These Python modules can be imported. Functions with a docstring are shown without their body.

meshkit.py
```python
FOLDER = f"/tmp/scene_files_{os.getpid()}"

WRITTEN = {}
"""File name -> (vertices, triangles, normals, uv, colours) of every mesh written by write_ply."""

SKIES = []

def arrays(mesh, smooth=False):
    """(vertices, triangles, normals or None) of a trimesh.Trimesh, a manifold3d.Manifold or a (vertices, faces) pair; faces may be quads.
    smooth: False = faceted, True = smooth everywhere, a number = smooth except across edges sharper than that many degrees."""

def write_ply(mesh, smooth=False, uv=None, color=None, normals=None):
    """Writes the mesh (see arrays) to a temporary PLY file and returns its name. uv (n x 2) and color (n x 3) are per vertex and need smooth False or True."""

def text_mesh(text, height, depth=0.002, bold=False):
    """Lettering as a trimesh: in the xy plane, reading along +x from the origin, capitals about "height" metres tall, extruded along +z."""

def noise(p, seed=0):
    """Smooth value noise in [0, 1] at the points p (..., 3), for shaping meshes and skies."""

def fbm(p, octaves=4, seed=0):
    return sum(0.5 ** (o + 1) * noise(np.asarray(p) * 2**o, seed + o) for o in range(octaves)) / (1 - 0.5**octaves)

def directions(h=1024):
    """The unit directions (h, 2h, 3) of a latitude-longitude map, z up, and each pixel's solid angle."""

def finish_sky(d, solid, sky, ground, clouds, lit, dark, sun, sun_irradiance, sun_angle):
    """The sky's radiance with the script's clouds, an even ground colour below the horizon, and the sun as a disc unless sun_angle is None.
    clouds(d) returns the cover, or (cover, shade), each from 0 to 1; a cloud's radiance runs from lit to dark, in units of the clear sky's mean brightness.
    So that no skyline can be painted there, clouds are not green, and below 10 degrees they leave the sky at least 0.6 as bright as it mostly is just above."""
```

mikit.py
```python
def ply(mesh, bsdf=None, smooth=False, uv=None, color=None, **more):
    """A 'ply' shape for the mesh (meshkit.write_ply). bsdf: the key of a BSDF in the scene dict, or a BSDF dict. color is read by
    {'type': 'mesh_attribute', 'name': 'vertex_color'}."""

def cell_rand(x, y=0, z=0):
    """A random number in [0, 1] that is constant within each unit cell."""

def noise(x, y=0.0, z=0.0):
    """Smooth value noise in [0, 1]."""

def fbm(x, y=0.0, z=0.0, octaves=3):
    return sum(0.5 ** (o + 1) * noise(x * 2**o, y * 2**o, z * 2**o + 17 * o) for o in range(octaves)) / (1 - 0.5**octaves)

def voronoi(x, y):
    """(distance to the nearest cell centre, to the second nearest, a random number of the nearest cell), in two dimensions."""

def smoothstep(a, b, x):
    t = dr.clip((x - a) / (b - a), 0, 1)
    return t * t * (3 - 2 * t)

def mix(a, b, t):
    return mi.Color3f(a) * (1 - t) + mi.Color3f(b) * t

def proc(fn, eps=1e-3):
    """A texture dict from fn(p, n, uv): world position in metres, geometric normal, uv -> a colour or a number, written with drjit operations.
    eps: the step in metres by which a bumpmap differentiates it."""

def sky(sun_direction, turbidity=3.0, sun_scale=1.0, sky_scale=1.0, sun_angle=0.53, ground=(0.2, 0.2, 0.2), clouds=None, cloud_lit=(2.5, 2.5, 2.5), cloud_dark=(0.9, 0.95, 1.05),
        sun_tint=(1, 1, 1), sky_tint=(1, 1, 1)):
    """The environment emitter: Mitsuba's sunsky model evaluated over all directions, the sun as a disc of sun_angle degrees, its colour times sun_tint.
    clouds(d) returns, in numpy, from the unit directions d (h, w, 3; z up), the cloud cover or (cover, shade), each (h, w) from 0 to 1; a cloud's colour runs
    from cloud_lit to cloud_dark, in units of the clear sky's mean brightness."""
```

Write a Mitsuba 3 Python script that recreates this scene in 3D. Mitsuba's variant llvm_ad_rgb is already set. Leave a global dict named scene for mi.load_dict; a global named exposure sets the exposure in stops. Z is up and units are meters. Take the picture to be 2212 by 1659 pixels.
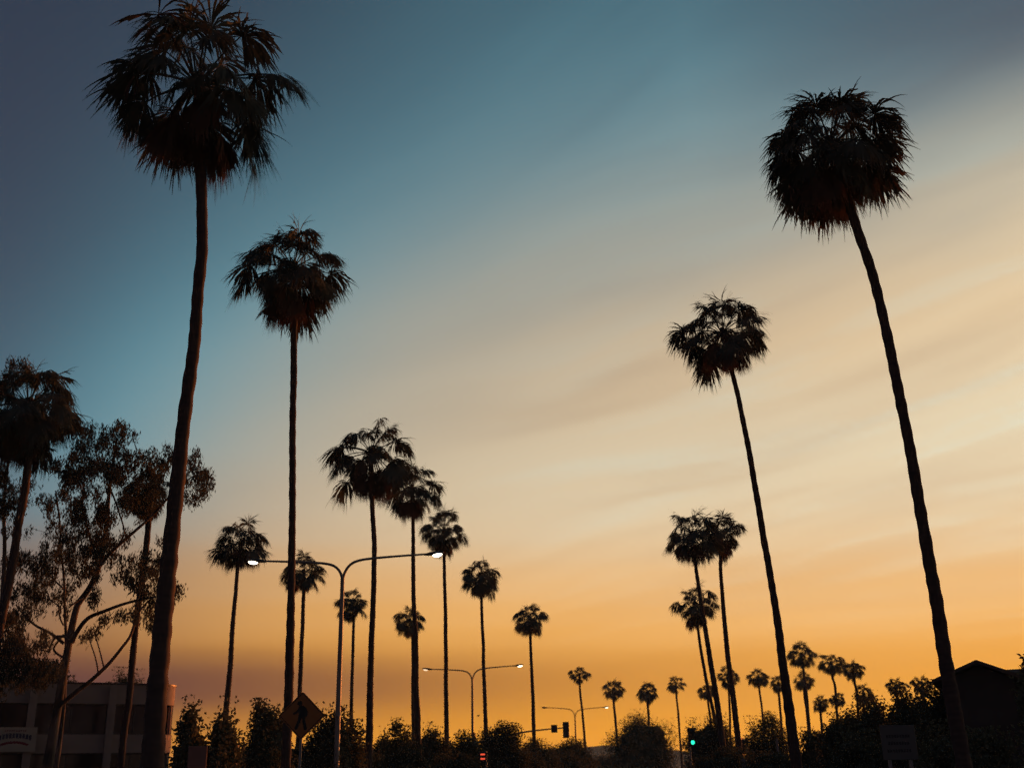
import math, random
import numpy as np, trimesh, manifold3d
import mitsuba as mi, mikit, meshkit
from mikit import noise, fbm, mix, smoothstep
from shapely.geometry import Polygon, LineString, Point
from shapely.ops import unary_union

T = mi.ScalarTransform4f
scene, labels = {}, {}

# ------------------------------------------------------------------ camera
CAM = np.array([0.0, 0.0, 1.35])
FOC, CX, CY = 2409.0, 1106.0, 829.5           # focal length and centre for a picture 2212 wide
PITCH, ROLL = math.atan(866 / 2409.0), math.radians(1.1)
FW = np.array([0, math.cos(PITCH), math.sin(PITCH)])
U0 = np.array([0, -math.sin(PITCH), math.cos(PITCH)])
UP = U0 * math.cos(ROLL) + np.array([1.0, 0, 0]) * math.sin(ROLL)
RT = np.array([1.0, 0, 0]) * math.cos(ROLL) - U0 * math.sin(ROLL)
scene['camera'] = {'type': 'thinlens', 'aperture_radius': 0.006, 'focus_distance': 9.0, 'fov_axis': 'x', 'fov': 2 * math.degrees(math.atan(1106 / FOC)), 'near_clip': 0.1, 'far_clip': 20000.0,
                   'to_world': T().look_at(origin=CAM.tolist(), target=(CAM + FW).tolist(), up=UP.tolist())}

# ------------------------------------------------------------------ sky: dusk, the sun low behind the trees on the right
SUN_AZ, SUN_EL = math.radians(40.0), math.radians(3.0)
SUN = [math.sin(SUN_AZ) * math.cos(SUN_EL), math.cos(SUN_AZ) * math.cos(SUN_EL), math.sin(SUN_EL)]


def dusk_haze(d):
    """High thin cirrus and low smog of a sunset: the glow fans out round the sun, an orange belt lies along the horizon with a thicker brown layer in it."""
    sig = lambda x: 1 / (1 + np.exp(-np.clip(x, -30, 30)))
    el = np.degrees(np.arcsin(np.clip(d[..., 2], -1, 1)))
    x = (1 + np.cos(np.arctan2(d[..., 0], d[..., 1]) - SUN_AZ)) / 2
    h = d[..., 2] + 0.16
    px, py = d[..., 0] / h, d[..., 1] / h
    a, b = px * 0.80 - py * 0.60, px * 0.60 + py * 0.80
    near = sig((x - 0.885) / 0.025)
    wob = meshkit.fbm(np.stack([a * 1.1, b * 1.6, 0 * a + 3.1], -1), 3, 5) - 0.5
    st = meshkit.fbm(np.stack([a * 0.8, b * 5.0 + wob * 3.0, 0 * a], -1), 6, 11) - 0.5
    soft = meshkit.fbm(np.stack([a * 1.5, b * 3.0, 0 * a + 9], -1), 4, 23) - 0.5
    band = meshkit.fbm(np.stack([d[..., 0] * 2.0, d[..., 1] * 2.0, el * 0.55], -1), 4, 31) - 0.5
    q = (st * 0.7 + soft * 0.7) * (0.25 + 0.75 * near)
    wisp = np.clip(meshkit.fbm(np.stack([a * 2.2 + wob, b * 13.0 + wob * 7.0, 0 * a + 5], -1), 6, 47) - 0.50, 0, 0.3) * near
    c0, cm = 0.020 + 0.045 * sig((x - 0.86) / 0.03), sig((x - 0.759) / 0.042)
    c = c0 + (cm - c0) * sig((-58.15 + 85.75 * x ** 0.472 + 6 * q - el) / np.clip(1.9 + 55 * (1 - x), 1.9, 5.4))
    c = 1 - (1 - c) * (1 - 0.025 * np.exp(-np.maximum(el, 0) / 14.0))
    c = c * (1 - 0.95 * sig((0.8788 - x) / 0.0524) * np.exp(-((el - 4.80 - 1.0 * band) / 1.8) ** 2))
    c = c * (1 - 0.55 * np.clip(0.06 - st - 0.4 * soft - 0.6 * wisp, 0, 0.24) * near * sig((el - 9) / 2))
    sh = np.clip(0.728 + 0.056 * (1 - x) + 0.2276 * (el - 15) / 20 - (0.10 * st + 0.25 * wisp) * near, 0, 1)
    s = sh * sig((33.4 * (1 - np.exp(-10.4 * np.maximum(x - 0.70, -0.1))) + 5 * q - el) / 3.77)
    warm = sig((x - 0.40) / 0.08)
    s = s + (1 - 0.012 * sig((x - 0.925) / 0.016) - s) * warm * sig((15.65 - 6.27 * x + 2.0 * band - el) / 1.93)
    return c, s


scene['sky'] = mikit.sky(SUN, turbidity=3.5, sun_scale=17.0, sun_angle=2.0, sun_tint=(1.0, 0.75, 2.2), ground=(0.08, 0.07, 0.06),
                         sky_tint=(1.30, 0.526, 1.443), clouds=dusk_haze, cloud_lit=(13.3, 51.5, 62.0), cloud_dark=(36.4, 15.3, 0.0))
exposure = 0.0

# ------------------------------------------------------------------ helpers
def ray(x, y):
    """Direction of the point (x, y) of a picture 2212 wide, scaled so that its depth (y of the world) is 1."""
    d = (x - CX) / FOC * RT - (y - CY) / FOC * UP + FW
    return d / d[1]


def at(x, y, Y):
    return CAM + ray(x, y) * Y


def px(Y):
    """Metres per picture pixel at depth Y."""
    return Y / FOC


def rng_of(n):
    return np.random.default_rng(n)


taken = {}


def numbered(name):
    n = taken.get(name, -1) + 1
    taken[name] = n
    return name if n == 0 else f'{name}_{n:03d}'


def thing(name, label, cat, group=None):
    key = numbered(name)
    labels[key] = {'label': label, 'category': cat}
    if group:
        labels[key]['group'] = group
    return key


def part(parent, name, shape, **more):
    key = numbered(parent + '__' + name)
    scene[key] = shape
    if more:
        labels[key] = more
    return key


def struct(name, shape, label=None):
    key = numbered(name)
    scene[key] = shape
    labels[key] = {'kind': 'structure', 'label': label or name.replace('_', ' ')}
    return key


def box(x0, x1, y0, y1, z0, z1, bev=0.0):
    m = trimesh.creation.box(extents=(x1 - x0, y1 - y0, z1 - z0))
    if bev:
        h = np.array([x1 - x0, y1 - y0, z1 - z0]) / 2
        pts = []
        for s in np.ndindex(2, 2, 2):
            sg = np.array(s) * 2 - 1
            for k in range(3):
                q = h.copy()
                q -= bev
                q[k] = h[k]
                pts.append(sg * q)
        m = trimesh.convex.convex_hull(np.array(pts))
    m.apply_translation(((x0 + x1) / 2, (y0 + y1) / 2, (z0 + z1) / 2))
    return m


def join(ms):
    return trimesh.util.concatenate(ms)


def tube(pts, rad, sides=8, cap=True):
    p = np.asarray(pts, float)
    r = np.broadcast_to(np.asarray(rad, float), (len(p),))
    t = np.gradient(p, axis=0)
    t /= np.linalg.norm(t, axis=1, keepdims=True) + 1e-12
    ref = np.array([0, 0, 1.0]) if abs(t[:, 2]).mean() < 0.8 else np.array([0, 1.0, 0])
    a = np.cross(t, ref)
    a /= np.linalg.norm(a, axis=1, keepdims=True) + 1e-12
    b = np.cross(t, a)
    g = np.arange(sides) * 2 * np.pi / sides
    v = p[:, None] + r[:, None, None] * (np.cos(g)[None, :, None] * a[:, None] + np.sin(g)[None, :, None] * b[:, None])
    i, j = np.meshgrid(np.arange(len(p) - 1), np.arange(sides), indexing='ij')
    q = np.stack([i * sides + j, i * sides + (j + 1) % sides, (i + 1) * sides + (j + 1) % sides, (i + 1) * sides + j], -1).reshape(-1, 4)
    f = np.vstack([q[:, [0, 2, 1]], q[:, [0, 3, 2]]])
    v = v.reshape(-1, 3)
    if cap:
        n = len(v)
        v = np.vstack([v, p[0], p[-1]])
        k = np.arange(sides)
        f = np.vstack([f, np.stack([k, (k + 1) % sides, k * 0 + n], 1), np.stack([(k + 1) % sides + (len(p) - 1) * sides, k + (len(p) - 1) * sides, k * 0 + n + 1], 1)])
    return trimesh.Trimesh(v, f, process=False)


def spline(pts, n):
    p = np.asarray(pts, float)
    from scipy.interpolate import PchipInterpolator
    s = np.r_[0, np.cumsum(np.linalg.norm(np.diff(p, axis=0), axis=1))]
    return PchipInterpolator(s, p, axis=0)(np.linspace(0, s[-1], n))


def extrude(poly, z0, z1):
    ms = []
    for g in getattr(poly, 'geoms', [poly]):
        m = trimesh.creation.extrude_polygon(g, z1 - z0, engine='earcut')
        m.apply_translation((0, 0, z0))
        ms.append(m)
    return join(ms)


def frame_of(o, ux, uz=(0, 0, 1)):
    """4 x 4 matrix: local x along ux, z along uz, at o."""
    ux = np.asarray(ux, float) / np.linalg.norm(ux)
    uz = np.asarray(uz, float)
    uy = np.cross(uz, ux)
    uy /= np.linalg.norm(uy)
    uz = np.cross(ux, uy)
    m = np.eye(4)
    m[:3, 0], m[:3, 1], m[:3, 2], m[:3, 3] = ux, uy, uz, o
    return m


def moved(mesh, m):
    mesh = mesh.copy()
    mesh.apply_transform(m)
    return mesh


# ------------------------------------------------------------------ materials
def mat(key, color, rough=0.7, spec=0.3, metallic=0.0, two=True, **more):
    c = mikit.proc(color) if callable(color) else {'type': 'rgb', 'value': list(color)}
    b = {'type': 'principled', 'base_color': c, 'roughness': rough, 'specular': spec, 'metallic': metallic, **more}
    scene[key] = {'type': 'twosided', 'bsdf': b} if two else b
    return key


def leaf(key, color, trans):
    scene[key] = {'type': 'principledthin', 'base_color': mikit.proc(color) if callable(color) else {'type': 'rgb', 'value': list(color)}, 'roughness': 0.6, 'diff_trans': trans, 'spec_trans': 0.0}
    return key


BARK = mat('bark_palm', lambda p, n, uv: mix((0.035, 0.026, 0.025), (0.085, 0.054, 0.046), fbm(p.x * 5, p.y * 5, p.z * 14, 3)), 0.9, 0.2)
EBARK = mat('bark_gum', lambda p, n, uv: mix((0.045, 0.032, 0.028), (0.13, 0.09, 0.072), smoothstep(0.35, 0.65, fbm(p.x * 3, p.y * 3, p.z * 1.2, 3))), 0.8, 0.2)
FROND = leaf('frond_green', lambda p, n, uv: mix((0.055, 0.062, 0.056), (0.095, 0.102, 0.085), noise(p.x * 2, p.y * 2, p.z * 2)), 0.14)
DEAD = leaf('frond_dry', lambda p, n, uv: mix((0.07, 0.045, 0.038), (0.13, 0.075, 0.055), noise(p.x * 3, p.y * 3, p.z * 3)), 0.22)
STEM = mat('frond_stem', (0.09, 0.055, 0.03), 0.7)
GUM = leaf('gum_leaf', lambda p, n, uv: mix((0.045, 0.05, 0.042), (0.09, 0.085, 0.068), noise(p.x * 4, p.y * 4, p.z * 4)), 0.35)
LEAF = leaf('tree_leaf', lambda p, n, uv: mix((0.055, 0.06, 0.042), (0.11, 0.11, 0.075), fbm(p.x * 0.8, p.y * 0.8, p.z * 0.8, 2)), 0.3)
BARE = mat('bark_dark', (0.07, 0.05, 0.035), 0.9)
GALV = mat('galvanised_steel', lambda p, n, uv: mix((0.13, 0.125, 0.12), (0.22, 0.21, 0.20), fbm(p.x * 4, p.y * 4, p.z * 2, 3)), 0.55, 0.4, 0.25)
DARKM = mat('dark_metal', (0.03, 0.032, 0.035), 0.5)
CONC = mat('painted_concrete', lambda p, n, uv: mix((0.21, 0.165, 0.145), (0.29, 0.235, 0.205), fbm(p.x * 0.7, p.y * 0.7, p.z * 1.6, 4)), 0.85, 0.2)
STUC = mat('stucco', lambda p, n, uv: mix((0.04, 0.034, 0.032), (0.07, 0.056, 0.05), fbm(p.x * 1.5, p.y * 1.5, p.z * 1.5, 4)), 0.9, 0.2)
CLAY = mat('clay_render', lambda p, n, uv: mix((0.15, 0.075, 0.065), (0.21, 0.11, 0.09), fbm(p.x * 3, p.y * 3, p.z * 3, 4)), 0.85, 0.2)
GLASS = mat('dark_glazing', (0.012, 0.013, 0.016), 0.08, 0.5)
FRAME = mat('window_frame', (0.06, 0.05, 0.045), 0.5, 0.4)
ROOF = mat('roof_tile', lambda p, n, uv: mix((0.06, 0.045, 0.04), (0.11, 0.08, 0.065), fbm(p.x * 2, p.y * 2, p.z * 3, 3)), 0.9)
ASPH = mat('asphalt', lambda p, n, uv: mix((0.035, 0.035, 0.036), (0.065, 0.064, 0.062), fbm(p.x * 3, p.y * 3, 0, 4)), 0.9, 0.2)
PAVE = mat('pavement_concrete', lambda p, n, uv: mix((0.22, 0.21, 0.19), (0.32, 0.30, 0.27), fbm(p.x * 2, p.y * 2, p.z * 2, 4)), 0.9, 0.2)
SOIL = mat('grass_ground', lambda p, n, uv: mix((0.035, 0.04, 0.018), (0.08, 0.07, 0.035), fbm(p.x * 0.6, p.y * 0.6, 0, 5)), 1.0, 0.1)
HILL = mat('hill_scrub', lambda p, n, uv: mix((0.06, 0.055, 0.035), (0.13, 0.10, 0.065), fbm(p.x * 0.01, p.y * 0.01, p.z * 0.02, 4)), 1.0, 0.1)
YSIGN = mat('sign_yellow', (0.26, 0.095, 0.025), 0.6, 0.3)
BLACK = mat('sign_black', (0.01, 0.01, 0.012), 0.6, 0.3)
WHITE = mat('sign_white', (0.32, 0.28, 0.23), 0.7, 0.3)
GREYB = mat('sign_back', (0.075, 0.075, 0.075), 0.6, 0.3, 0.0)
MAROON = mat('banner_maroon', (0.16, 0.03, 0.04), 0.8, 0.2)
NAVY = mat('banner_navy', (0.03, 0.03, 0.07), 0.8, 0.2)
PAINT = mat('road_paint', (0.6, 0.58, 0.5), 0.8)
BIRD = mat('bird_plumage', (0.03, 0.025, 0.022), 0.8)


def glow(mesh, rgb, smooth=False):
    s = mikit.ply(mesh, DARKM, smooth)
    s['emitter'] = {'type': 'area', 'radiance': {'type': 'rgb', 'value': list(rgb)}}
    return s


# ------------------------------------------------------------------ ground and road
def sheet(x0, x1, y0, y1, z):
    return (np.array([[x0, y0, z], [x1, y0, z], [x1, y1, z], [x0, y1, z]]), np.array([[0, 1, 2], [0, 2, 3]]))


struct('ground', mikit.ply(sheet(-2500, 2500, -2500, 2500, 0.0), SOIL), 'dark grassy ground on both sides of the road')
# the road bends slowly to the right: centre line of our carriageway
MED = LineString(spline(np.array([(-7.2, -60), (-7.1, 0), (-7.0, 40), (-6, 62), (-4.2, 80), (-2, 95), (2.5, 118), (8, 136), (16, 160), (28, 190), (44, 225), (62, 260)], float), 80))


def beside(off):
    """The line that runs off metres to the right of the median's middle."""
    c = np.array(MED.coords)
    t = np.gradient(c, axis=0)
    t /= np.linalg.norm(t, axis=1, keepdims=True)
    return LineString(c + np.c_[t[:, 1], -t[:, 0]] * off)


LINE = beside(9.95)


def ribbon(line, half, z):
    poly = line.buffer(half, cap_style=2)
    v, f = trimesh.creation.triangulate_polygon(poly, engine='earcut')
    v = np.c_[v, np.full(len(v), z)]
    nrm = np.cross(v[f[:, 1]] - v[f[:, 0]], v[f[:, 2]] - v[f[:, 0]])[:, 2]
    f = np.where((nrm < 0)[:, None], f[:, ::-1], f)
    return v, f


struct('road', mikit.ply(ribbon(LINE, 6.2, 0.004), ASPH), 'asphalt carriageway bending slowly to the right')
struct('road', mikit.ply(ribbon(beside(-5.5), 1.75, 0.004), ASPH), 'narrow asphalt lane beyond the median')
struct('median', mikit.ply(extrude(MED.buffer(3.6, cap_style=2), -0.2, 0.13), PAVE), 'kerbed median strip under the palms')
struct('pavement', mikit.ply(extrude(beside(17.6).buffer(1.35, cap_style=2), -0.2, 0.13), PAVE), 'concrete pavement along the right kerb')
dash = []
for off in (-2.0, 2.0):
    ln = beside(9.95 + off)
    L = ln.length
    for s0 in np.arange(10, L - 8, 12.0):
        dash.append(LineString([ln.interpolate(s0), ln.interpolate(s0 + 1.5), ln.interpolate(s0 + 3.0)]).buffer(0.06, cap_style=2))
dv, df, o = [], [], 0
for d in dash:
    v, f = trimesh.creation.triangulate_polygon(d, engine='earcut')
    v = np.c_[v, np.full(len(v), 0.008)]
    nrm = np.cross(v[f[:, 1]] - v[f[:, 0]], v[f[:, 2]] - v[f[:, 0]])[:, 2]
    f = np.where((nrm < 0)[:, None], f[:, ::-1], f)
    dv.append(v)
    df.append(f + o)
    o += len(v)
struct('lane_marking', mikit.ply((np.vstack(dv), np.vstack(df)), PAINT), 'dashed white lane markings on the asphalt')

# ------------------------------------------------------------------ distant hill
hx, hy = np.meshgrid(np.linspace(-1, 1, 60), np.linspace(-1, 1, 24), indexing='ij')
hc = at(1330, 1640, 1400.0)
hz = 52 * np.exp(-(hx * 2.0) ** 2 - (hy * 1.6) ** 2) * (0.7 + 0.6 * meshkit.fbm(np.stack([hx * 3, hy * 3, hx * 0], -1), 4, 3)) - 3
i, j = np.meshgrid(np.arange(59), np.arange(23), indexing='ij')
k = i * 24 + j
struct('hill', mikit.ply((np.stack([hc[0] + hx * 330, 1400 + hy * 260, hz], -1).reshape(-1, 3), np.stack([k, k + 24, k + 25, k + 1], -1).reshape(-1, 4)), HILL, True), 'low hazy hill seen between the far trees')

# ------------------------------------------------------------------ palms
RN = rng_of(7)


def frond_mesh(elev, rng, dead=False, sparse=0.0, M=46):
    """One fan frond of unit size, its stem starting at the origin and leaning out along +x; its drooping is worked in. Returns (stem, blade)."""
    e = math.radians(elev)
    d = np.array([math.cos(e), 0, math.sin(e)])
    lp = rng.uniform(0.45, 0.60) if not dead else rng.uniform(0.36, 0.52)
    p, pts = np.array([0.02, 0, 0]) + d * 0.02, []
    g = rng.uniform(0.05, 0.11) if not dead else 0.16
    for _ in range(6):
        pts.append(p)
        d = d + np.array([0, 0, -g])
        d /= np.linalg.norm(d)
        p = p + d * lp / 5
    pts = np.array(pts)
    stem = tube(pts, np.linspace(0.012, 0.007, 6), 4, False)
    t = d
    b = np.array([0, 1.0, 0])
    tw = math.radians(rng.uniform(-45, 45))
    n = np.cross(t, b)
    n = -n if n[2] < 0 else n
    b, n = b * math.cos(tw) + n * math.sin(tw), n * math.cos(tw) - b * math.sin(tw)
    span = math.radians(rng.uniform(112, 132) if not dead else rng.uniform(70, 110))
    Lb = rng.uniform(0.41, 0.49) if not dead else rng.uniform(0.38, 0.46)
    G = rng.uniform(1.6, 3.0) if not dead else 3.8
    V, F = [], []
    S = np.array([0.0, 0.3, 0.58, 0.78])

    def strip(c, hws):
        base = len(V)
        for (q, dd), h in zip(c, hws):
            w = np.cross(n, dd)
            w /= np.linalg.norm(w) + 1e-9
            V.extend([q - w * h, q + w * h])
        for r_ in range(len(c) - 1):
            a_ = base + 2 * r_
            F.extend([[a_, a_ + 1, a_ + 3], [a_, a_ + 3, a_ + 2]])

    for m in range(M):
        if rng.random() < sparse:
            continue
        ph = -span + 2 * span * (m + 0.5) / M + rng.normal() * 0.05
        l = Lb * (0.66 + 0.34 * math.cos(ph / 1.5)) * rng.uniform(0.74, 1.08)
        d0 = math.cos(ph) * t + math.sin(ph) * b + n * (0.26 * abs(math.sin(ph)) + rng.normal() * 0.10)
        d0 /= np.linalg.norm(d0)
        q, c, prev = pts[-1] + t * 0.0, [], 0
        bend = G * rng.uniform(0.7, 1.4)
        for s in S:
            dd = d0 + np.array([0, 0, -1.0]) * bend * s ** 1.5
            dd /= np.linalg.norm(dd)
            q = q + dd * l * (s - prev)
            prev = s
            c.append((q, dd))
        hw = math.tan(span / M) * l
        strip(c, [hw * 0.03 + 0.002, hw * 0.44, hw * 0.80, hw * 0.42])
        for _ in range(2):                                              # the split, hair-like tips
            q, dd = c[2][0], c[2][1] + rng.normal(size=3) * 0.22
            hair = []
            ln = l * rng.uniform(0.30, 0.62)
            for k_ in range(4):
                dd = dd + np.array([0, 0, -1.0]) * (0.14 + 0.14 * rng.random()) * (1.5 if dead else 1.0)
                dd /= np.linalg.norm(dd)
                hair.append((q, dd))
                q = q + dd * ln / 3
            strip(hair, [hw * 0.42, hw * 0.30, hw * 0.20, 0.0012])
    return stem, trimesh.Trimesh(np.array(V), np.array(F), process=False)


CLASSES = [82, 62, 45, 30, 15, 0, -18, -38]
FR = {}
for ci, e_ in enumerate(CLASSES):
    for v_ in range(3):
        st_, bl_ = frond_mesh(e_ + RN.uniform(-6, 6), RN)
        FR[('live', ci, v_)] = (mikit.ply(join([st_, bl_]), FROND), join([st_, bl_]))
for ci, e_ in enumerate((-30, -55, -78)):
    for v_ in range(3):
        st_, bl_ = frond_mesh(e_ + RN.uniform(-6, 6), RN, True, 0.12)
        FR[('dead', ci, v_)] = (mikit.ply(join([st_, bl_]), DEAD), join([st_, bl_]))
for v_ in range(3):
    st_, bl_ = frond_mesh(20 - 25 * v_, RN, False, 0.8)
    FR[('wisp', 0, v_)] = (mikit.ply(join([st_, bl_]), DEAD), join([st_, bl_]))


def stalk_mesh(elev, rng):
    """A thin arching flower stalk with a few hanging side strands."""
    e = math.radians(elev)
    d, p, pts = np.array([math.cos(e), 0, math.sin(e)]), np.zeros(3), []
    for _ in range(12):
        pts.append(p)
        d = d + np.array([0, 0, -0.11])
        d /= np.linalg.norm(d)
        p = p + d * 0.115
    ms = [tube(pts, np.linspace(0.008, 0.003, 12), 4, False)]
    for k_ in (6, 8, 9, 10, 11):
        q, L_ = np.array(pts[k_]), rng.uniform(0.12, 0.42)
        side = np.array([rng.uniform(0.1, 0.5), rng.uniform(-0.5, 0.5), 0])
        c = [q + side * 0.16 * s_ ** 0.6 + np.array([0, 0, -L_]) * s_ ** 1.4 for s_ in np.linspace(0, 1, 6)]
        ms.append(tube(c, [0.004, 0.005, 0.007, 0.007, 0.004, 0.0015], 3, False))
    return join(ms)


STALK = [mikit.ply(stalk_mesh(e_, RN), DEAD) for e_ in (65, 40, 15)]


def crown_plan(rng, n_live, n_dead, n_wisp, low=-42, skirt=0.0, torn=True):
    """(kind, class, variant, azimuth, tilt, size) of each frond."""
    out, gap = [], rng.uniform(0, 360)
    for k_ in range(n_live):
        u = (k_ + 0.5) / n_live
        el = 84 - (84 - low) * u ** 0.82 + rng.uniform(-7, 7)
        ci = int(np.argmin([abs(c - el) for c in CLASSES]))
        az = k_ * 137.508 + rng.uniform(-16, 16)
        if torn and el < 60 and abs((az - gap + 180) % 360 - 180) < 26 and rng.random() < 0.75:
            continue
        out.append(('live', ci, int(rng.integers(3)), az, el - CLASSES[ci], rng.uniform(0.74, 1.10) * (0.84 if el > 52 else 1.0)))
    for k_ in range(n_dead):
        ci = int(rng.integers(3)) if skirt < 0.5 else int(rng.integers(1, 3))
        out.append(('dead', ci, int(rng.integers(3)), k_ * 137.508 + 70 + rng.uniform(-20, 20), rng.uniform(-6, 6), rng.uniform(0.75, 1.08)))
    for k_ in range(n_wisp):
        out.append(('wisp', 0, int(rng.integers(3)), rng.uniform(0, 360), rng.uniform(-10, 10), rng.uniform(0.95, 1.2)))
    return out


def trunk_mesh(pts, rad, rng, sides=14, n=70):
    c = spline(pts, n)
    s = np.linspace(0, 1, n)
    g_ = np.r_[0, np.cumsum(np.linalg.norm(np.diff(np.asarray(pts), axis=0), axis=1))]
    r = np.interp(s * g_[-1], g_, rad)
    H = np.r_[0, np.cumsum(np.linalg.norm(np.diff(c, axis=0), axis=1))]
    ring = 1 + 0.05 * np.sin(H * 2 * np.pi / 0.55 + 2.5 * meshkit.fbm(np.c_[H * 0.5, H * 0, H * 0], 3) * 3) + 0.10 * (meshkit.fbm(np.c_[H * 6.0, H * 0 + 3, H * 0 + rng.uniform(0, 50)], 3) - 0.5) + 0.08 * (meshkit.fbm(np.c_[H * 1.1, H * 0, H * 0 + rng.uniform(0, 50)], 3) - 0.5)
    wob = np.c_[meshkit.fbm(np.c_[H * 0.35, H * 0, H * 0 + rng.uniform(0, 90)], 3), meshkit.fbm(np.c_[H * 0.35, H * 0 + 7, H * 0 + rng.uniform(0, 90)], 3), H * 0 + 0.5] - 0.5
    c = c + wob * 0.13 * np.sin(np.pi * s)[:, None] ** 0.5
    return tube(c, r * ring, sides, True)


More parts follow.
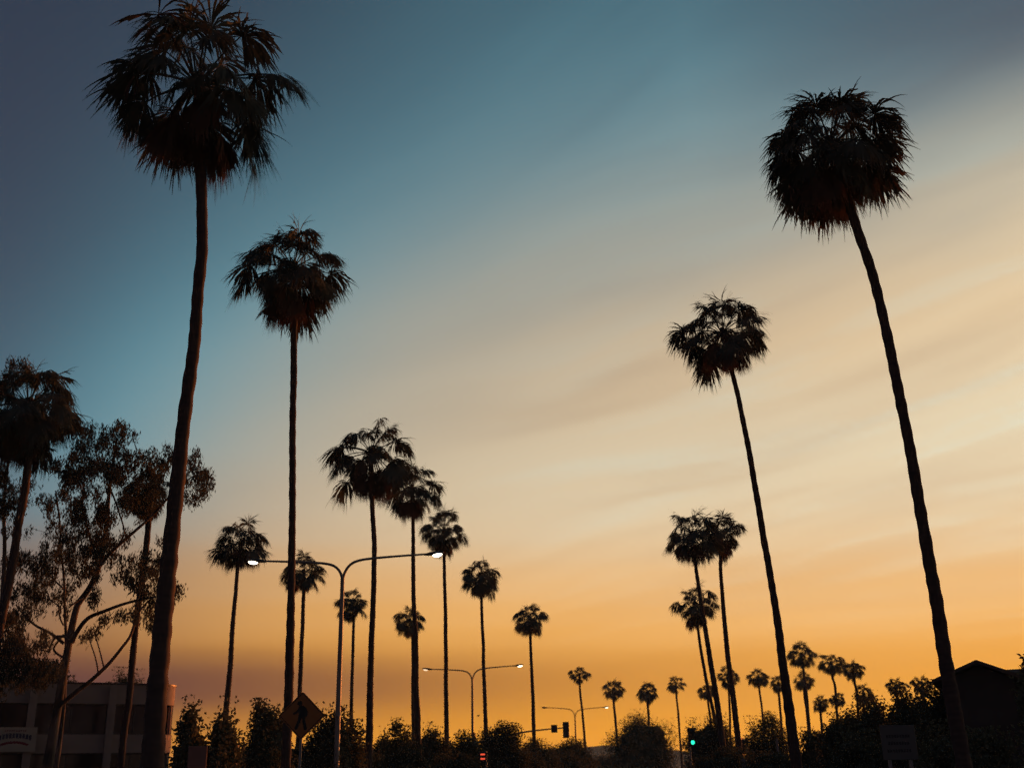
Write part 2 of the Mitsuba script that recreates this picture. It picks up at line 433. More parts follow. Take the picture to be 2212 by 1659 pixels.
def palm(label, xs, ytop, ybot, H, trunk, w0, w1, live=34, dead=14, wisp=0, stalks=0, seed=0, detail=True, group=None, hubf=0.50, low=-42, skirt=0.0, rf=0.805, torn=True, name='palm_tree'):
    """xs: left and right edge of the crown in the picture; trunk: its centre points in the picture from under the crown down; w0, w1 its widths there; H: height of the crown's heart."""
    rng = rng_of(1000 + seed)
    hx_, hy_ = (xs[0] + xs[1]) / 2, ytop + (ybot - ytop) * (hubf - (0.045 if detail else 0.02))
    d = ray(hx_, hy_)
    Y = (H - CAM[2]) / d[2]
    hub = at(hx_, hy_, Y)
    slant = np.linalg.norm(d) * math.sqrt(1) * Y / 1.0
    R = 0.5 * (xs[1] - xs[0]) / FOC * slant * math.cos(math.atan(math.hypot(hx_ - CX, hy_ - CY) / FOC)) / rf
    key = thing(name, label, 'palm tree', group)
    P_ = [hub + np.array([0, 0, 0.10 * R])] + [at(x, y, Y) for x, y in trunk]
    last, prev = P_[-1], P_[-2] if len(trunk) < 3 else P_[-3]
    m_ = px(Y) * np.linalg.norm(d)
    if last[2] > 0.3:
        slope = (last - prev) / max(prev[2] - last[2], 0.5)
        g_ = last + np.array([slope[0] * 0.6, slope[1] * 0.6, -1.0]) * last[2]
        P_.append(np.array([g_[0], g_[1], -0.15]))
    ws = np.array(w0 if isinstance(w0, (list, tuple)) else np.linspace(w0, w1, len(trunk)), float)
    rr = np.r_[ws[0] * 1.05, ws, np.full(len(P_) - 1 - len(ws), ws[-1] * 1.15)] * px(Y) / 2
    r1 = rr[-1]
    trk = trunk_mesh(P_, rr, rng, 14 if detail else 8, 190 if detail else 30)
    part(key, 'trunk', mikit.ply(trk, BARK, 50))
    plan = crown_plan(rng, live, dead, wisp, low, skirt, torn)
    if detail:
        for kind, ci, v_, az, tilt, sz in plan:
            M_ = T().translate(hub.tolist()).rotate([0, 0, 1], az).rotate([0, 1, 0], -tilt).scale(float(R * sz))
            part(key, {'live': 'frond', 'dead': 'dead_frond', 'wisp': 'bare_frond'}[kind], {**FR[(kind, ci, v_)][0], 'to_world': M_})
        for k_ in range(stalks):
            M_ = T().translate(hub.tolist()).rotate([0, 0, 1], rng.uniform(0, 360)).scale(float(R * rng.uniform(0.85, 1.05)))
            part(key, 'flower_stalk', {**STALK[k_ % 3], 'to_world': M_})
    else:
        ms = []
        for kind, ci, v_, az, tilt, sz in plan:
            M_ = T().translate(hub.tolist()).rotate([0, 0, 1], az).rotate([0, 1, 0], -tilt).scale(float(R * sz))
            ms.append(moved(FR[(kind, ci, v_)][1], np.array(M_.matrix)))
        part(key, 'crown', mikit.ply(join(ms), FROND), kind='stuff')
    print(f'{key:16s} Y={Y:6.1f} X={hub[0]:6.1f} R={R:4.2f} base=({P_[-1][0]:.1f},{P_[-1][1]:.1f}) r={r1:.2f}')
    return key


ROW = 'palms in the tall row left of the road'
RROW = 'palms in the row right of the road'
FAR = 'far palms along the horizon'
palm('tallest palm at left, its huge crown cut by the top edge, trunk lit red', (200, 652), -8, 432, 17.6, [(434, 262), (438, 440), (436, 560), (416, 760), (391, 960), (366, 1200), (340, 1500), (328, 1640)], [27, 27, 27, 28, 31, 36, 43, 48], 48, 32, 18, 2, 0, 71, hubf=0.48, torn=False, rf=0.86, group=ROW)
palm('second tallest palm of the left row, standing alone against teal sky beside the tallest one', (506, 760), 476, 722, 17.8, [(635, 700), (633, 1000), (629, 1250), (621, 1520), (618, 1640)], [15.5, 15, 16, 20, 20], 20, 42, 16, 1, 0, 2, hubf=0.47, torn=False, group=ROW)
palm('third palm of the left row, with bare leaf stems showing and long brown dead fronds', (697, 905), 892, 1095, 17.8, [(804, 1095), (808, 1200), (802, 1450), (796, 1640)], [10.5, 11, 13, 16], 16, 32, 16, 0, 0, 3, hubf=0.47, group=ROW)
palm('palm whose crown is half hidden behind the third palm of the left row', (822, 958), 990, 1148, 17.6, [(892, 1142), (894, 1300), (899, 1450), (904, 1630)], 8, 13, 34, 14, 0, 0, 4, hubf=0.46, group=ROW)
palm('palm whose crown touches the right bright lamp of the nearest street lamp', (904, 1014), 1096, 1214, 17.6, [(960, 1212), (963, 1400), (966, 1600)], 7, 10, 36, 11, 0, 0, 5, hubf=0.46, group=ROW)
palm('palm with a flat-topped crown at the left lamp of the nearest street lamp', (458, 586), 1116, 1238, 16.5, [(512, 1238), (500, 1400), (485, 1570)], 8, 13, 36, 9, 0, 0, 6, hubf=0.5, group='palms in the second row at left')
palm('palm whose crown shows on both sides of the second tallest trunk', (607, 704), 1188, 1292, 16.5, [(656, 1288), (652, 1400), (647, 1520)], 8, 10, 36, 9, 0, 0, 7, hubf=0.5, group='palms in the second row at left')
palm('palm with a small crown behind the pole of the nearest street lamp', (721, 802), 1259, 1350, 16.5, [(764, 1348), (761, 1450), (758, 1590)], 6, 8, 36, 9, 0, 0, 8, hubf=0.5, group='palms in the second row at left')
palm('small palm crown crossed by the darker of the double trunks near the middle', (849, 921), 1307, 1384, 16.0, [(891, 1382), (892, 1480), (893, 1600)], 6, 8, 34, 9, 0, 0, 9, hubf=0.48, group='palms in the second row at left')
palm('round-headed palm just right of the nearest street lamp', (989, 1086), 1204, 1300, 17.4, [(1040, 1298), (1044, 1420), (1051, 1610)], 6, 9, 38, 10, 0, 0, 10, hubf=0.48, group=ROW)
palm('round-headed palm alone in the open sky at the middle of the skyline', (1103, 1185), 1296, 1383, 17.4, [(1146, 1381), (1149, 1460), (1154, 1600)], 6, 8, 38, 10, 0, 0, 11, hubf=0.48, group=ROW)
palm('tallest palm at right, leaning left with a shaggy ball-shaped crown', (1630, 1958), 166, 492, 18.0, [(1850, 490), (1886, 600), (1930, 800), (1966, 980), (2000, 1180), (2031, 1340), (2052, 1470)], [22, 22, 23, 24, 26, 28, 30], 30, 54, 26, 3, 0, 72, hubf=0.50, torn=False, rf=0.81, group=RROW, low=-50)
palm('second tallest palm at right, its leaning trunk crossing the far palms', (1460, 1660), 633, 834, 18.0, [(1588, 830), (1616, 960), (1645, 1140), (1676, 1320), (1710, 1570)], [11, 12.5, 14, 16, 22], 22, 44, 13, 0, 0, 13, hubf=0.48, group=RROW)
palm('left one of the two palms with overlapping crowns right of centre', (1426, 1562), 1094, 1240, 17.0, [(1503, 1228), (1528, 1380), (1556, 1570)], 8, 13, 36, 12, 1, 0, 14, hubf=0.46, group=RROW)
palm('right one of the two palms with overlapping crowns right of centre', (1508, 1614), 1087, 1246, 17.6, [(1558, 1246), (1571, 1400), (1594, 1600)], 8, 13, 36, 13, 1, 0, 15, hubf=0.46, group=RROW)
palm('smaller palm below the two overlapping crowns right of centre', (1449, 1552), 1252, 1374, 15.5, [(1508, 1360), (1524, 1460), (1548, 1580)], 6, 8, 26, 12, 0, 0, 16, hubf=0.46, group=RROW)
palm('dark palm with a long skirt half hidden behind the tallest left trunk', (258, 380), 1004, 1170, 13.0, [(318, 1165), (296, 1330), (282, 1470), (268, 1590)], 13, 14, 46, 40, 0, 0, 17, hubf=0.36, skirt=1.0, low=-55, group='palms among the gum trees')
palm('shaggy drooping palm cut by the left edge of the picture', (-60, 182), 785, 1070, 14.0, [(56, 1040), (34, 1160), (8, 1310), (-20, 1450)], 17, 18, 54, 46, 1, 0, 18, hubf=0.36, skirt=1.0, low=-55, group='palms among the gum trees')
for k_, (lab, xs, yt, yb, H, tr, w0, w1) in enumerate([
    ('first far palm right of the middle, tall and thin over the third street lamp', (1228, 1276), 1431, 1488, 18, [(1253, 1487), (1258, 1540), (1263, 1600)], 4.5, 5),
    ('far palm with a ragged hanging skirt over the rounded tree', (1299, 1353), 1458, 1526, 17, [(1326, 1522), (1329, 1550), (1332, 1590)], 5, 5),
    ('far palm sinking behind the top of the rounded tree', (1374, 1424), 1469, 1524, 16, [(1399, 1520), (1401, 1545), (1402, 1580)], 5, 5),
    ('far palm on a thin stem right of the rounded tree', (1439, 1481), 1457, 1501, 17, [(1461, 1500), (1466, 1550), (1470, 1610)], 4, 4.5),
    ('far palm crown touching the left side of a leaning dark trunk', (1507, 1548), 1469, 1521, 16, [(1530, 1518), (1534, 1545), (1538, 1600)], 4.5, 5),
    ('far palm crown crossed by the right trunk of the overlapping pair', (1547, 1599), 1437, 1488, 16.5, [(1574, 1485), (1576, 1530), (1578, 1600)], 4.5, 5),
    ('far palm with a mushroom-shaped crown between two leaning trunks', (1613, 1663), 1438, 1490, 16, [(1640, 1488), (1646, 1530), (1651, 1590)], 4, 5),
    ('far palm half hidden behind the trunk of the second tallest right palm', (1662, 1702), 1450, 1506, 15, [(1683, 1504), (1686, 1540), (1690, 1600)], 5, 5),
    ('upper one of two far palms stacked above each other right of a thick trunk', (1699, 1762), 1387, 1446, 17, [(1735, 1442), (1742, 1500), (1750, 1580)], 5, 6),
    ('lower one of two far palms stacked above each other right of a thick trunk', (1711, 1760), 1440, 1507, 15, [(1738, 1503), (1743, 1535), (1748, 1590)], 5, 6),
    ('far palm with a broad crown left of a round twin', (1764, 1827), 1404, 1466, 16, [(1798, 1462), (1804, 1480), (1810, 1560)], 5, 6),
    ('far palm with a round crown right of its broad twin', (1817, 1868), 1419, 1477, 15.5, [(1846, 1474), (1850, 1490), (1856, 1560)], 5, 6),
    ('low palm on the dark ridge left of the roof', (1911, 1961), 1449, 1520, 9, [(1938, 1516), (1942, 1560), (1946, 1620)], 6, 8),
    ('low palm on the dark ridge next to the thick trunk', (1968, 2018), 1451, 1512, 8.5, [(1994, 1508), (1996, 1560), (1998, 1620)], 7, 9),
    ('small palm with a drooping head at the left foot of the dark ridge', (1752, 1794), 1496, 1545, 10, [(1773, 1542), (1775, 1570), (1777, 1620)], 5, 6),
    ('small palm between two others on the slope of the dark ridge', (1788, 1828), 1488, 1540, 10, [(1808, 1536), (1810, 1565), (1812, 1620)], 5, 6),
    ('small broad palm highest on the slope of the dark ridge', (1840, 1892), 1474, 1530, 10, [(1866, 1526), (1868, 1560), (1870, 1620)], 6, 7)]):
    palm(lab, xs, yt, yb, H, tr, w0, w1, 28 + (k_ * 5) % 12, 5 + (k_ * 3) % 9, k_ % 2, 0, 40 + k_, False, FAR, 0.46, low=-30 - (k_ * 7) % 25)


# ------------------------------------------------------------------ leafy trees
def leaves(p, L, W, rng, hang=0.0):
    """Small pointed leaves (two triangles each) at the points p; hang from 0 (any way) to 1 (straight down)."""
    n = len(p)
    a = rng.normal(size=(n, 3))
    a /= np.linalg.norm(a, axis=1, keepdims=True)
    a = a * (1 - hang) + np.array([0, 0, -1.0]) * hang
    a /= np.linalg.norm(a, axis=1, keepdims=True)
    b = np.cross(a, rng.normal(size=(n, 3)))
    b /= np.linalg.norm(b, axis=1, keepdims=True)
    l, w = (rng.uniform(0.7, 1.3, (n, 1)) * s / 2 for s in (L, W))
    v = np.stack([p - a * l, p + b * w, p + a * l, p - b * w], 1).reshape(-1, 3)
    k_ = np.arange(n)[:, None] * 4
    return v, np.vstack([k_ + [0, 1, 2], k_ + [0, 2, 3]])


def tree(label, cx, ytop, hw, Y, seed, low=0.12, ragged=0.3, size=None, dens=1.0, group=None, cat='tree', name='leafy_tree', spire=0.0):
    rng = rng_of(5000 + seed)
    top = at(cx, ytop, Y)
    rx = hw * px(Y)
    z1, z0 = top[2], low * top[2]
    zc, rz = (z0 + z1) / 2, (z1 - z0) / 2
    ry = max(rx * 0.75, 1.2)
    c = np.array([top[0], Y, zc])
    size = size or max(0.14, 3.4 * px(Y))
    key = thing(name, label, cat, group)
    nc = int(60 + 40 * rx * rz / 4)
    nc = min(nc, 420)
    u = rng.normal(size=(nc, 3))
    u /= np.linalg.norm(u, axis=1, keepdims=True)
    rad = rng.uniform(0.25, 1, (nc, 1)) ** 0.5
    lump = 0.72 + 0.75 * (meshkit.fbm(u * 1.8 + seed * 3.1, 3, seed) - 0.3) * (ragged + 0.4)
    lump = lump / np.percentile(lump, 92)
    q = u * rad * np.minimum(lump, 1.05)[:, None]
    if spire:
        q[:, :2] *= (1 - spire * np.clip(q[:, 2:3] * 0.5 + 0.5, 0, 1))
    cen = c + q * np.array([rx, ry, rz])
    cen[:, 2] = np.maximum(cen[:, 2], 0.15)
    area = rx * rz * 3.1
    n = int(min(max(5.5 * dens * area / (size * size * 0.6 * 0.5 * 0.6), 1500), 26000))
    who = rng.integers(0, nc, n)
    sp = np.array([rx, ry, rz]) * 0.13 + size * 0.6
    p = cen[who] + np.clip(rng.normal(size=(n, 3)), -1.7, 1.7) * sp * rng.uniform(0.5, 1.1, (nc, 1))[who]
    p[:, 2] = np.maximum(p[:, 2], 0.05)
    lv = leaves(p, size, size * 0.6, rng, 0.25)
    if ragged < 0.62:
        core = trimesh.creation.icosphere(subdivisions=4)
        u_ = core.vertices
        lump = 0.72 + 0.75 * (meshkit.fbm(u_ * 1.8 + seed * 3.1, 3, seed) - 0.3) * (ragged + 0.4) + 0.5 * (meshkit.fbm(u_ * 6 + seed, 3, seed) - 0.5)
        q_ = u_ * np.minimum(lump / np.percentile(lump, 92), 1.05)[:, None] * 0.74
        if spire:
            q_[:, :2] *= (1 - spire * np.clip(q_[:, 2:3] * 0.5 + 0.5, 0, 1))
        q_ = c + q_ * np.array([rx, ry, rz])
        q_[:, 2] = np.maximum(q_[:, 2], 0.04)
        lv = (np.vstack([lv[0], q_]), np.vstack([lv[1], core.faces + len(lv[0])]))
    part(key, 'crown', mikit.ply(lv, LEAF), kind='stuff')
    ms = [tube([[c[0], Y, -0.1], [c[0] + 0.1, Y, zc * 0.5], [c[0], Y, zc]], [0.05 + rx * 0.05, 0.04 + rx * 0.04, 0.03 + rx * 0.02], 7)]
    for k_ in rng.choice(nc, 16, replace=False):
        s = np.array([c[0], Y, max(z0, 0.3) + rng.uniform(0, 0.35) * (zc - z0)])
        e_ = cen[k_]
        m_ = s * 0.4 + e_ * 0.6 + np.array([0, 0, 0.1 * rz])
        ms.append(tube([s, m_, e_], [0.02 + rx * 0.014, 0.015 + rx * 0.008, 0.008], 5, False))
    part(key, 'trunk', mikit.ply(join(ms), BARE, 50))
    return key


HED = 'trees and shrubs along the horizon'
for k_, (lab, cx, yt, hw, Y, low, rg, sp_) in enumerate([
    ('small shrub with a pointed top next to the office building', 418, 1517, 40, 36, 0.1, 0.5, 0.5),
    ('ragged shrub at the foot of the palm with a flat-topped crown', 487, 1533, 42, 36, 0.05, 0.6, 0.4),
    ('dark tree behind the left corner of the yellow crossing sign', 584, 1500, 52, 46, 0.03, 0.5, 0.0),
    ('dark tree behind the right corner of the yellow crossing sign', 726, 1524, 62, 44, 0.03, 0.45, 0.0),
    ('loose see-through tree left of the double palm trunks', 862, 1558, 42, 62, 0.1, 0.8, 0.0),
    ('dark tree right of the double palm trunks', 926, 1564, 48, 66, 0.03, 0.5, 0.0),
    ('low dark tree behind the second street lamp pole', 1000, 1580, 50, 72, 0.03, 0.4, 0.0),
    ('broad domed tree under the left half of the signal mast arm', 1085, 1560, 56, 84, 0.03, 0.3, 0.0),
    ('low dark tree below the two boxes on the signal mast arm', 1158, 1597, 52, 112, 0.03, 0.3, 0.0),
    ('low rounded tree around the pole of the third street lamp', 1228, 1594, 66, 126, 0.03, 0.25, 0.0),
    ('large rounded tree right of the gap with the distant hill', 1384, 1538, 76, 152, 0.03, 0.35, 0.0),
    ('tree behind the green traffic light', 1530, 1544, 60, 92, 0.03, 0.4, 0.0),
    ('loose tree with gaps between two leaning palm trunks', 1655, 1540, 56, 84, 0.06, 0.75, 0.0),
    ('low tree behind the palm trunk of the far left row', 820, 1588, 44, 70, 0.02, 0.4, 0.0),
    ('low dark tree in the middle distance under the gap in the skyline', 1305, 1632, 60, 190, 0.02, 0.3, 0.0),
    ('thin ragged shrub at the foot of the second tallest right palm', 1765, 1556, 50, 60, 0.02, 0.6, 0.0),
    ('shrub rising at the left end of the dark ridge at right', 1815, 1530, 56, 52, 0.02, 0.45, 0.0),
    ('dense dark tree on the ridge below three small palms', 1880, 1508, 70, 50, 0.02, 0.3, 0.0),
    ('dense dark tree on the ridge between the two low palms', 1965, 1486, 66, 46, 0.02, 0.3, 0.0),
    ('dense dark tree behind the foot of the tallest right palm', 2035, 1470, 60, 42, 0.02, 0.35, 0.0),
    ('low hedge tree under the office building windows at left', 150, 1668, 120, 42, 0.02, 0.3, 0.0),
    ('small rounded treetop showing over the office roof by the dark skirted palm', 275, 1446, 46, 75, 0.3, 0.3, 0.0),
    ('dark bushy treetop over the office roof at the gum tree trunks', 105, 1420, 70, 70, 0.3, 0.5, 0.0),
    ('dark shrub in front of the house below the grey sign', 2080, 1560, 110, 30, 0.02, 0.35, 0.0),
    ('dark shrub in front of the ridge left of the grey sign', 1870, 1585, 95, 32, 0.02, 0.35, 0.0),
    ('low dark shrub below the palm with a flat-topped crown', 520, 1606, 60, 52, 0.02, 0.4, 0.0),
    ('low dark shrub under the crossing sign', 640, 1604, 70, 55, 0.02, 0.4, 0.0),
    ('low dark shrub right of the nearest street lamp pole', 770, 1600, 60, 58, 0.02, 0.45, 0.0),
    ('low dark shrub below the loose see-through tree', 880, 1612, 66, 57, 0.02, 0.4, 0.0),
    ('low dark shrub left of the two red bars', 980, 1622, 60, 62, 0.02, 0.4, 0.0),
    ('low dark shrub below the domed tree', 1110, 1618, 70, 100, 0.02, 0.4, 0.0),
    ('low dark shrub between the street lamp pole and the distant hill', 1210, 1628, 66, 121, 0.02, 0.4, 0.0),
    ('low dark shrub right of the green traffic light', 1560, 1615, 70, 70, 0.02, 0.4, 0.0),
    ('low dark shrub below the loose tree at right', 1670, 1618, 70, 58, 0.02, 0.4, 0.0),
    ('bare reddish treetop at the right edge of the roof', 2222, 1404, 22, 30, 0.3, 0.7, 0.3)]):
    tree(lab, cx, yt, hw, Y, k_, low, rg, None, 0.75 if rg > 0.7 else 1.0, HED, 'shrub' if 'shrub' in lab else 'tree', 'shrub' if 'shrub' in lab else 'leafy_tree', sp_)


# ------------------------------------------------------------------ gum trees at left
def gum(label, Y, limbs, clumps, seed, depth=1.6):
    """limbs: (points in the picture, width at its foot, at its tip, depth offset of the tip); clumps: (cx, cy, rx, ry, density)."""
    rng = rng_of(9000 + seed)
    key = thing('gum_tree', label, 'tree', 'gum trees in front of the office building')
    for k_, (pts, wa, wb, dy) in enumerate(limbs):
        n = len(pts)
        P_ = [at(x, y, Y + dy * i_ / max(n - 1, 1)) for i_, (x, y) in enumerate(pts)]
        if k_ == 0:
            P_ = [np.array([P_[0][0] - 0.25, P_[0][1], -0.1])] + P_
        c = spline(P_, max(10, 6 * n))
        m_ = px(Y) / 2
        part(key, 'trunk' if k_ == 0 else 'branch', mikit.ply(tube(c, np.linspace(wa, wb, len(c)) * m_, 9), EBARK, 50))
    ps, tw = [], []
    for cx, cy, rx, ry, de in clumps:
        dy = rng.normal() * depth * 0.6
        nb = max(3, int(rx * ry / 92 * de))
        for _ in range(nb):
            r_, a_ = math.sqrt(rng.random()), rng.uniform(0, 2 * math.pi)
            o = at(cx + rx * r_ * math.cos(a_), cy + ry * r_ * math.sin(a_), Y + dy + rng.normal() * 0.45)
            m = int(rng.integers(50, 95))
            ln = rng.uniform(0.18, 0.5)
            t_ = rng.random((m, 1))
            sway = rng.normal(size=3) * 0.25
            ps.append(o + np.array([sway[0], sway[1], -1]) * t_ * ln + rng.normal(size=(m, 3)) * 0.10)
            tw.append((o, o + np.array([sway[0], sway[1], -1]) * ln * 0.8))
        c0 = at(cx, cy, Y + dy)
        for _ in range(3):
            e_ = at(cx + rng.uniform(-rx, rx), cy + rng.uniform(-ry, ry), Y + dy)
            tw.append((c0, e_))
    part(key, 'crown', mikit.ply(leaves(np.vstack(ps), 0.17, 0.042, rng, 0.62), GUM), kind='stuff')
    tm = [tube([a_, (a_ + b_) / 2 + rng.normal(size=3) * 0.03, b_], [0.010, 0.008, 0.005], 3, False) for a_, b_ in tw[::2]]
    part(key, 'twigs', mikit.ply(join(tm), EBARK), kind='stuff')


gum('large forked gum tree with red light along its slanting trunk', 40.0, [
    ([(104, 1645), (122, 1540), (138, 1450), (152, 1370), (166, 1310), (190, 1275), (208, 1240), (222, 1190), (230, 1130), (236, 1060), (246, 990), (252, 950)], 24, 5, 0.8),
    ([(155, 1388), (168, 1362), (190, 1335), (230, 1318), (262, 1306), (298, 1296), (340, 1288)], 10, 4, -0.8),
    ([(216, 1222), (236, 1196), (262, 1172), (290, 1148), (330, 1112), (368, 1070), (400, 1040), (436, 1020)], 9, 2.5, -0.6),
    ([(128, 1525), (160, 1498), (198, 1468), (236, 1432), (262, 1400), (282, 1372), (296, 1330), (330, 1290)], 10, 4, 1.2),
    ([(212, 1452), (206, 1420), (196, 1390), (190, 1372)], 3.5, 2, 1.0),
    ([(224, 1440), (214, 1400), (206, 1372)], 3.5, 2, 1.3),
    ([(214, 1232), (200, 1180), (186, 1130), (178, 1080), (184, 1020), (196, 960)], 8, 2, 0.6),
    ([(152, 1384), (144, 1376), (124, 1374), (112, 1388), (106, 1410)], 6, 4, 0.6),
    ([(182, 1290), (164, 1300), (150, 1312)], 4, 3, -0.4),
    ([(240, 1060), (258, 1110), (268, 1150), (252, 1180), (236, 1196)], 4, 3, 0.2)],
    [(180, 960, 32, 46, 1), (214, 935, 30, 28, 1), (252, 945, 40, 36, 1), (150, 1010, 40, 36, .9), (200, 1020, 55, 42, 1.1), (256, 1010, 40, 40, 1.1), (316, 985, 36, 38, 1), (300, 1060, 50, 46, 1),
     (366, 985, 26, 36, .6), (200, 1100, 45, 45, 1.1), (418, 1005, 26, 34, .9), (438, 1050, 24, 26, 1), (405, 1062, 24, 18, 1), (430, 1024, 26, 30, .9), (240, 1140, 40, 38, .9), (185, 1160, 50, 40, 1.1), (180, 1228, 34, 26, 1),
     (252, 1205, 34, 36, .9), (340, 1205, 38, 44, .9), (300, 1245, 40, 40, .9), (350, 1290, 26, 34, .7), (210, 1285, 20, 24, .8), (240, 1328, 24, 12, .8), (272, 1320, 28, 14, .9), (330, 1332, 22, 24, .7),
     (386, 1268, 18, 26, .6), (196, 1362, 20, 8, .8), (300, 1310, 24, 16, .8), (345, 1010, 20, 16, .7)], 1)
gum('thin gum tree with several crooked stems left of the forked one', 43.0, [
    ([(134, 1560), (140, 1480), (143, 1400), (140, 1320), (138, 1250), (132, 1190), (128, 1120), (120, 1060)], 11, 3, 0.5),
    ([(138, 1390), (110, 1368), (76, 1350), (54, 1330), (34, 1305)], 7, 3, -0.8),
    ([(142, 1420), (124, 1412), (116, 1400), (126, 1384), (138, 1370)], 5, 4, 0.3),
    ([(137, 1350), (128, 1328), (126, 1310), (110, 1296), (100, 1285)], 3.5, 2, 0.5),
    ([(136, 1270), (110, 1246), (84, 1220), (60, 1208)], 4, 2, 0.6)],
    [(130, 1080, 50, 36, 1), (60, 1060, 38, 36, .8), (100, 1150, 42, 30, .7), (60, 1205, 46, 28, 1), (120, 1216, 55, 34, 1.1), (100, 1262, 55, 28, 1.1), (52, 1284, 40, 26, 1), (140, 1300, 26, 20, .8),
     (64, 1330, 30, 18, .7), (150, 1180, 40, 26, .9), (92, 1296, 24, 20, .9)], 2)
gum('dark gum tree cut by the left edge with low bushy foliage', 37.0, [
    ([(-30, 1600), (-10, 1440), (4, 1300), (10, 1180), (8, 1080), (22, 960), (30, 830)], 15, 4, 0.6),
    ([(0, 1340), (20, 1290), (28, 1240), (40, 1190)], 6, 3, 0.5),
    ([(-4, 1400), (20, 1410), (50, 1416), (90, 1428)], 6, 3, -0.6)],
    [(30, 792, 34, 24, .45), (14, 826, 22, 26, .35), (44, 780, 22, 14, .4), (20, 1100, 28, 44, .9), (10, 1020, 20, 40, .7), (26, 1345, 36, 34, 1), (58, 1372, 46, 30, 1), (24, 1395, 40, 26, 1.2), (36, 1424, 50, 30, 1.3), (96, 1430, 40, 22, 1), (70, 1450, 60, 20, 1.4),
     (20, 1462, 40, 18, 1.2), (12, 1230, 22, 30, .7)], 3)


# ------------------------------------------------------------------ street lamps
def street_lamp(label, apex, Y, le, re, lit):
    key = thing('street_lamp', label, 'street lamp', 'double-armed street lamps on the median')
    A, s = at(*apex, Y), 43.0 / Y
    part(key, 'pole', mikit.ply(tube([[A[0], Y, -0.1], [A[0], Y, 1.2], A - [0, 0, 0.1], A + [0, 0, 0.02]], [0.115, 0.11, 0.075, 0.07], 14), GALV, 50))
    part(key, 'base', mikit.ply(tube([[A[0], Y, -0.05], [A[0], Y, 0.28], [A[0], Y, 0.34]], [0.2, 0.2, 0.13], 14), GALV, 40))
    for sgn, end, on in ((-1, le, lit[0]), (1, re, lit[1])):
        E_ = at(*end, Y)
        dx, dz = E_[0] - A[0], E_[2] - A[2]
        k_ = np.array([(0, -0.25), (0.012, 0.05), (0.05, 0.42), (0.12, 0.68), (0.23, 0.80), (0.5, 0.90), (0.82, 0.98), (0.93, 1.0)])
        c = spline(np.c_[A[0] + dx * k_[:, 0], np.full(len(k_), Y), A[2] + dz * k_[:, 1]], 26)
        part(key, 'arm', mikit.ply(tube(c, np.linspace(0.055, 0.036, len(c)), 10), GALV, 50))
        tilt = math.atan2(dz * 0.12, abs(dx) * 0.25)
        m = trimesh.creation.icosphere(subdivisions=3)
        v = m.vertices
        v[:, 2] = np.where(v[:, 2] < 0, v[:, 2] * 0.55, v[:, 2])
        v[:, 1] *= 0.62 + 0.38 * np.clip(v[:, 0] * 0.5 + 0.6, 0, 1)
        m.apply_scale((0.40, 0.16, 0.095))
        M_ = frame_of(np.array([A[0] + dx * 0.97, Y, A[2] + dz * 1.0]), (sgn * math.cos(tilt), 0, math.sin(tilt)))
        h_ = part(key, 'lamp_head', mikit.ply(moved(m, M_), DARKM, True))
        g = trimesh.creation.icosphere(subdivisions=2)
        g.apply_scale((0.19, 0.125, 0.085))
        g.apply_translation((0.12, 0, -0.05))
        g = moved(g, M_)
        scene[h_ + '__lens'] = glow(g, on, True) if on else mikit.ply(g, WHITE, True)


street_lamp('nearest double street lamp with two bright white lamps', (740, 1245), 43.0, (548, 1212), (944, 1196), ((4.5, 3.9, 3.0), (5.5, 5.0, 4.2)))
street_lamp('second double street lamp with a thin orange-lit pole', (1020, 1466), 87.0, (920, 1445), (1123, 1437), ((1.2, 0.8, 0.5), (4.0, 3.4, 2.4)))
street_lamp('farthest double street lamp, its left lamp dark', (1242, 1546), 135.0, (1175, 1528), (1310, 1527), (None, (2.6, 2.3, 1.8)))


# ------------------------------------------------------------------ traffic signals
def post(key, x, ytop, Y, r=0.1, m=None, name='pole'):
    A = at(x, ytop, Y)
    part(key, name, mikit.ply(tube([[A[0], Y, -0.1], [A[0], Y, A[2] * 0.5], A], [r * 1.15, r * 1.05, r], 12), m or GALV, 50))
    return A


def signal(key, o, yaw, lit=None, n=3, s=1.0):
    """A signal housing with hooded lenses; local +x is where it faces."""
    M_ = frame_of(o, (math.cos(yaw), math.sin(yaw), 0))
    h = 0.36 * n * s
    hs = part(key, 'signal_housing', mikit.ply(moved(join([box(-0.1, 0.1, -0.17 * s, 0.17 * s, -h / 2, h / 2, 0.03), box(-0.125, -0.102, -0.28 * s, 0.28 * s, -h / 2 - 0.12, h / 2 + 0.12)]), M_), DARKM))
    for k_ in range(n):
        z = h / 2 - 0.36 * s * (k_ + 0.5)
        lens = trimesh.creation.cylinder(0.145 * s, 0.03, sections=20)
        lens.apply_transform(trimesh.transformations.rotation_matrix(math.pi / 2, (0, 1, 0)))
        lens.apply_translation((0.112, 0, z))
        lens = moved(lens, M_)
        col = ((1.0, 0.06, 0.04), (1.0, 0.5, 0.05), (0.03, 1.3, 0.72))[k_ if n == 3 else 0]
        scene[numbered(hs + '__lens')] = glow(lens, np.array(col) * 1.2) if lit == k_ else mikit.ply(lens, DARKM)
        g = np.linspace(-0.25 * math.pi, 1.25 * math.pi, 13)
        ring = np.c_[0 * g + 0.1, np.cos(g) * 0.16 * s, np.sin(g) * 0.16 * s + z]
        out = ring + np.array([0.22, 0, 0])
        v = np.vstack([ring, out, ring + [0, 0, 0], out]) + 0
        q = np.arange(12)
        f = np.vstack([np.stack([q, q + 1, q + 14, q + 13], 1)])
        scene[numbered(hs + '__visor')] = mikit.ply(moved(trimesh.Trimesh(np.vstack([ring, out]), np.vstack([f[:, [0, 1, 2]], f[:, [0, 2, 3]]]), process=False), M_), BLACK)


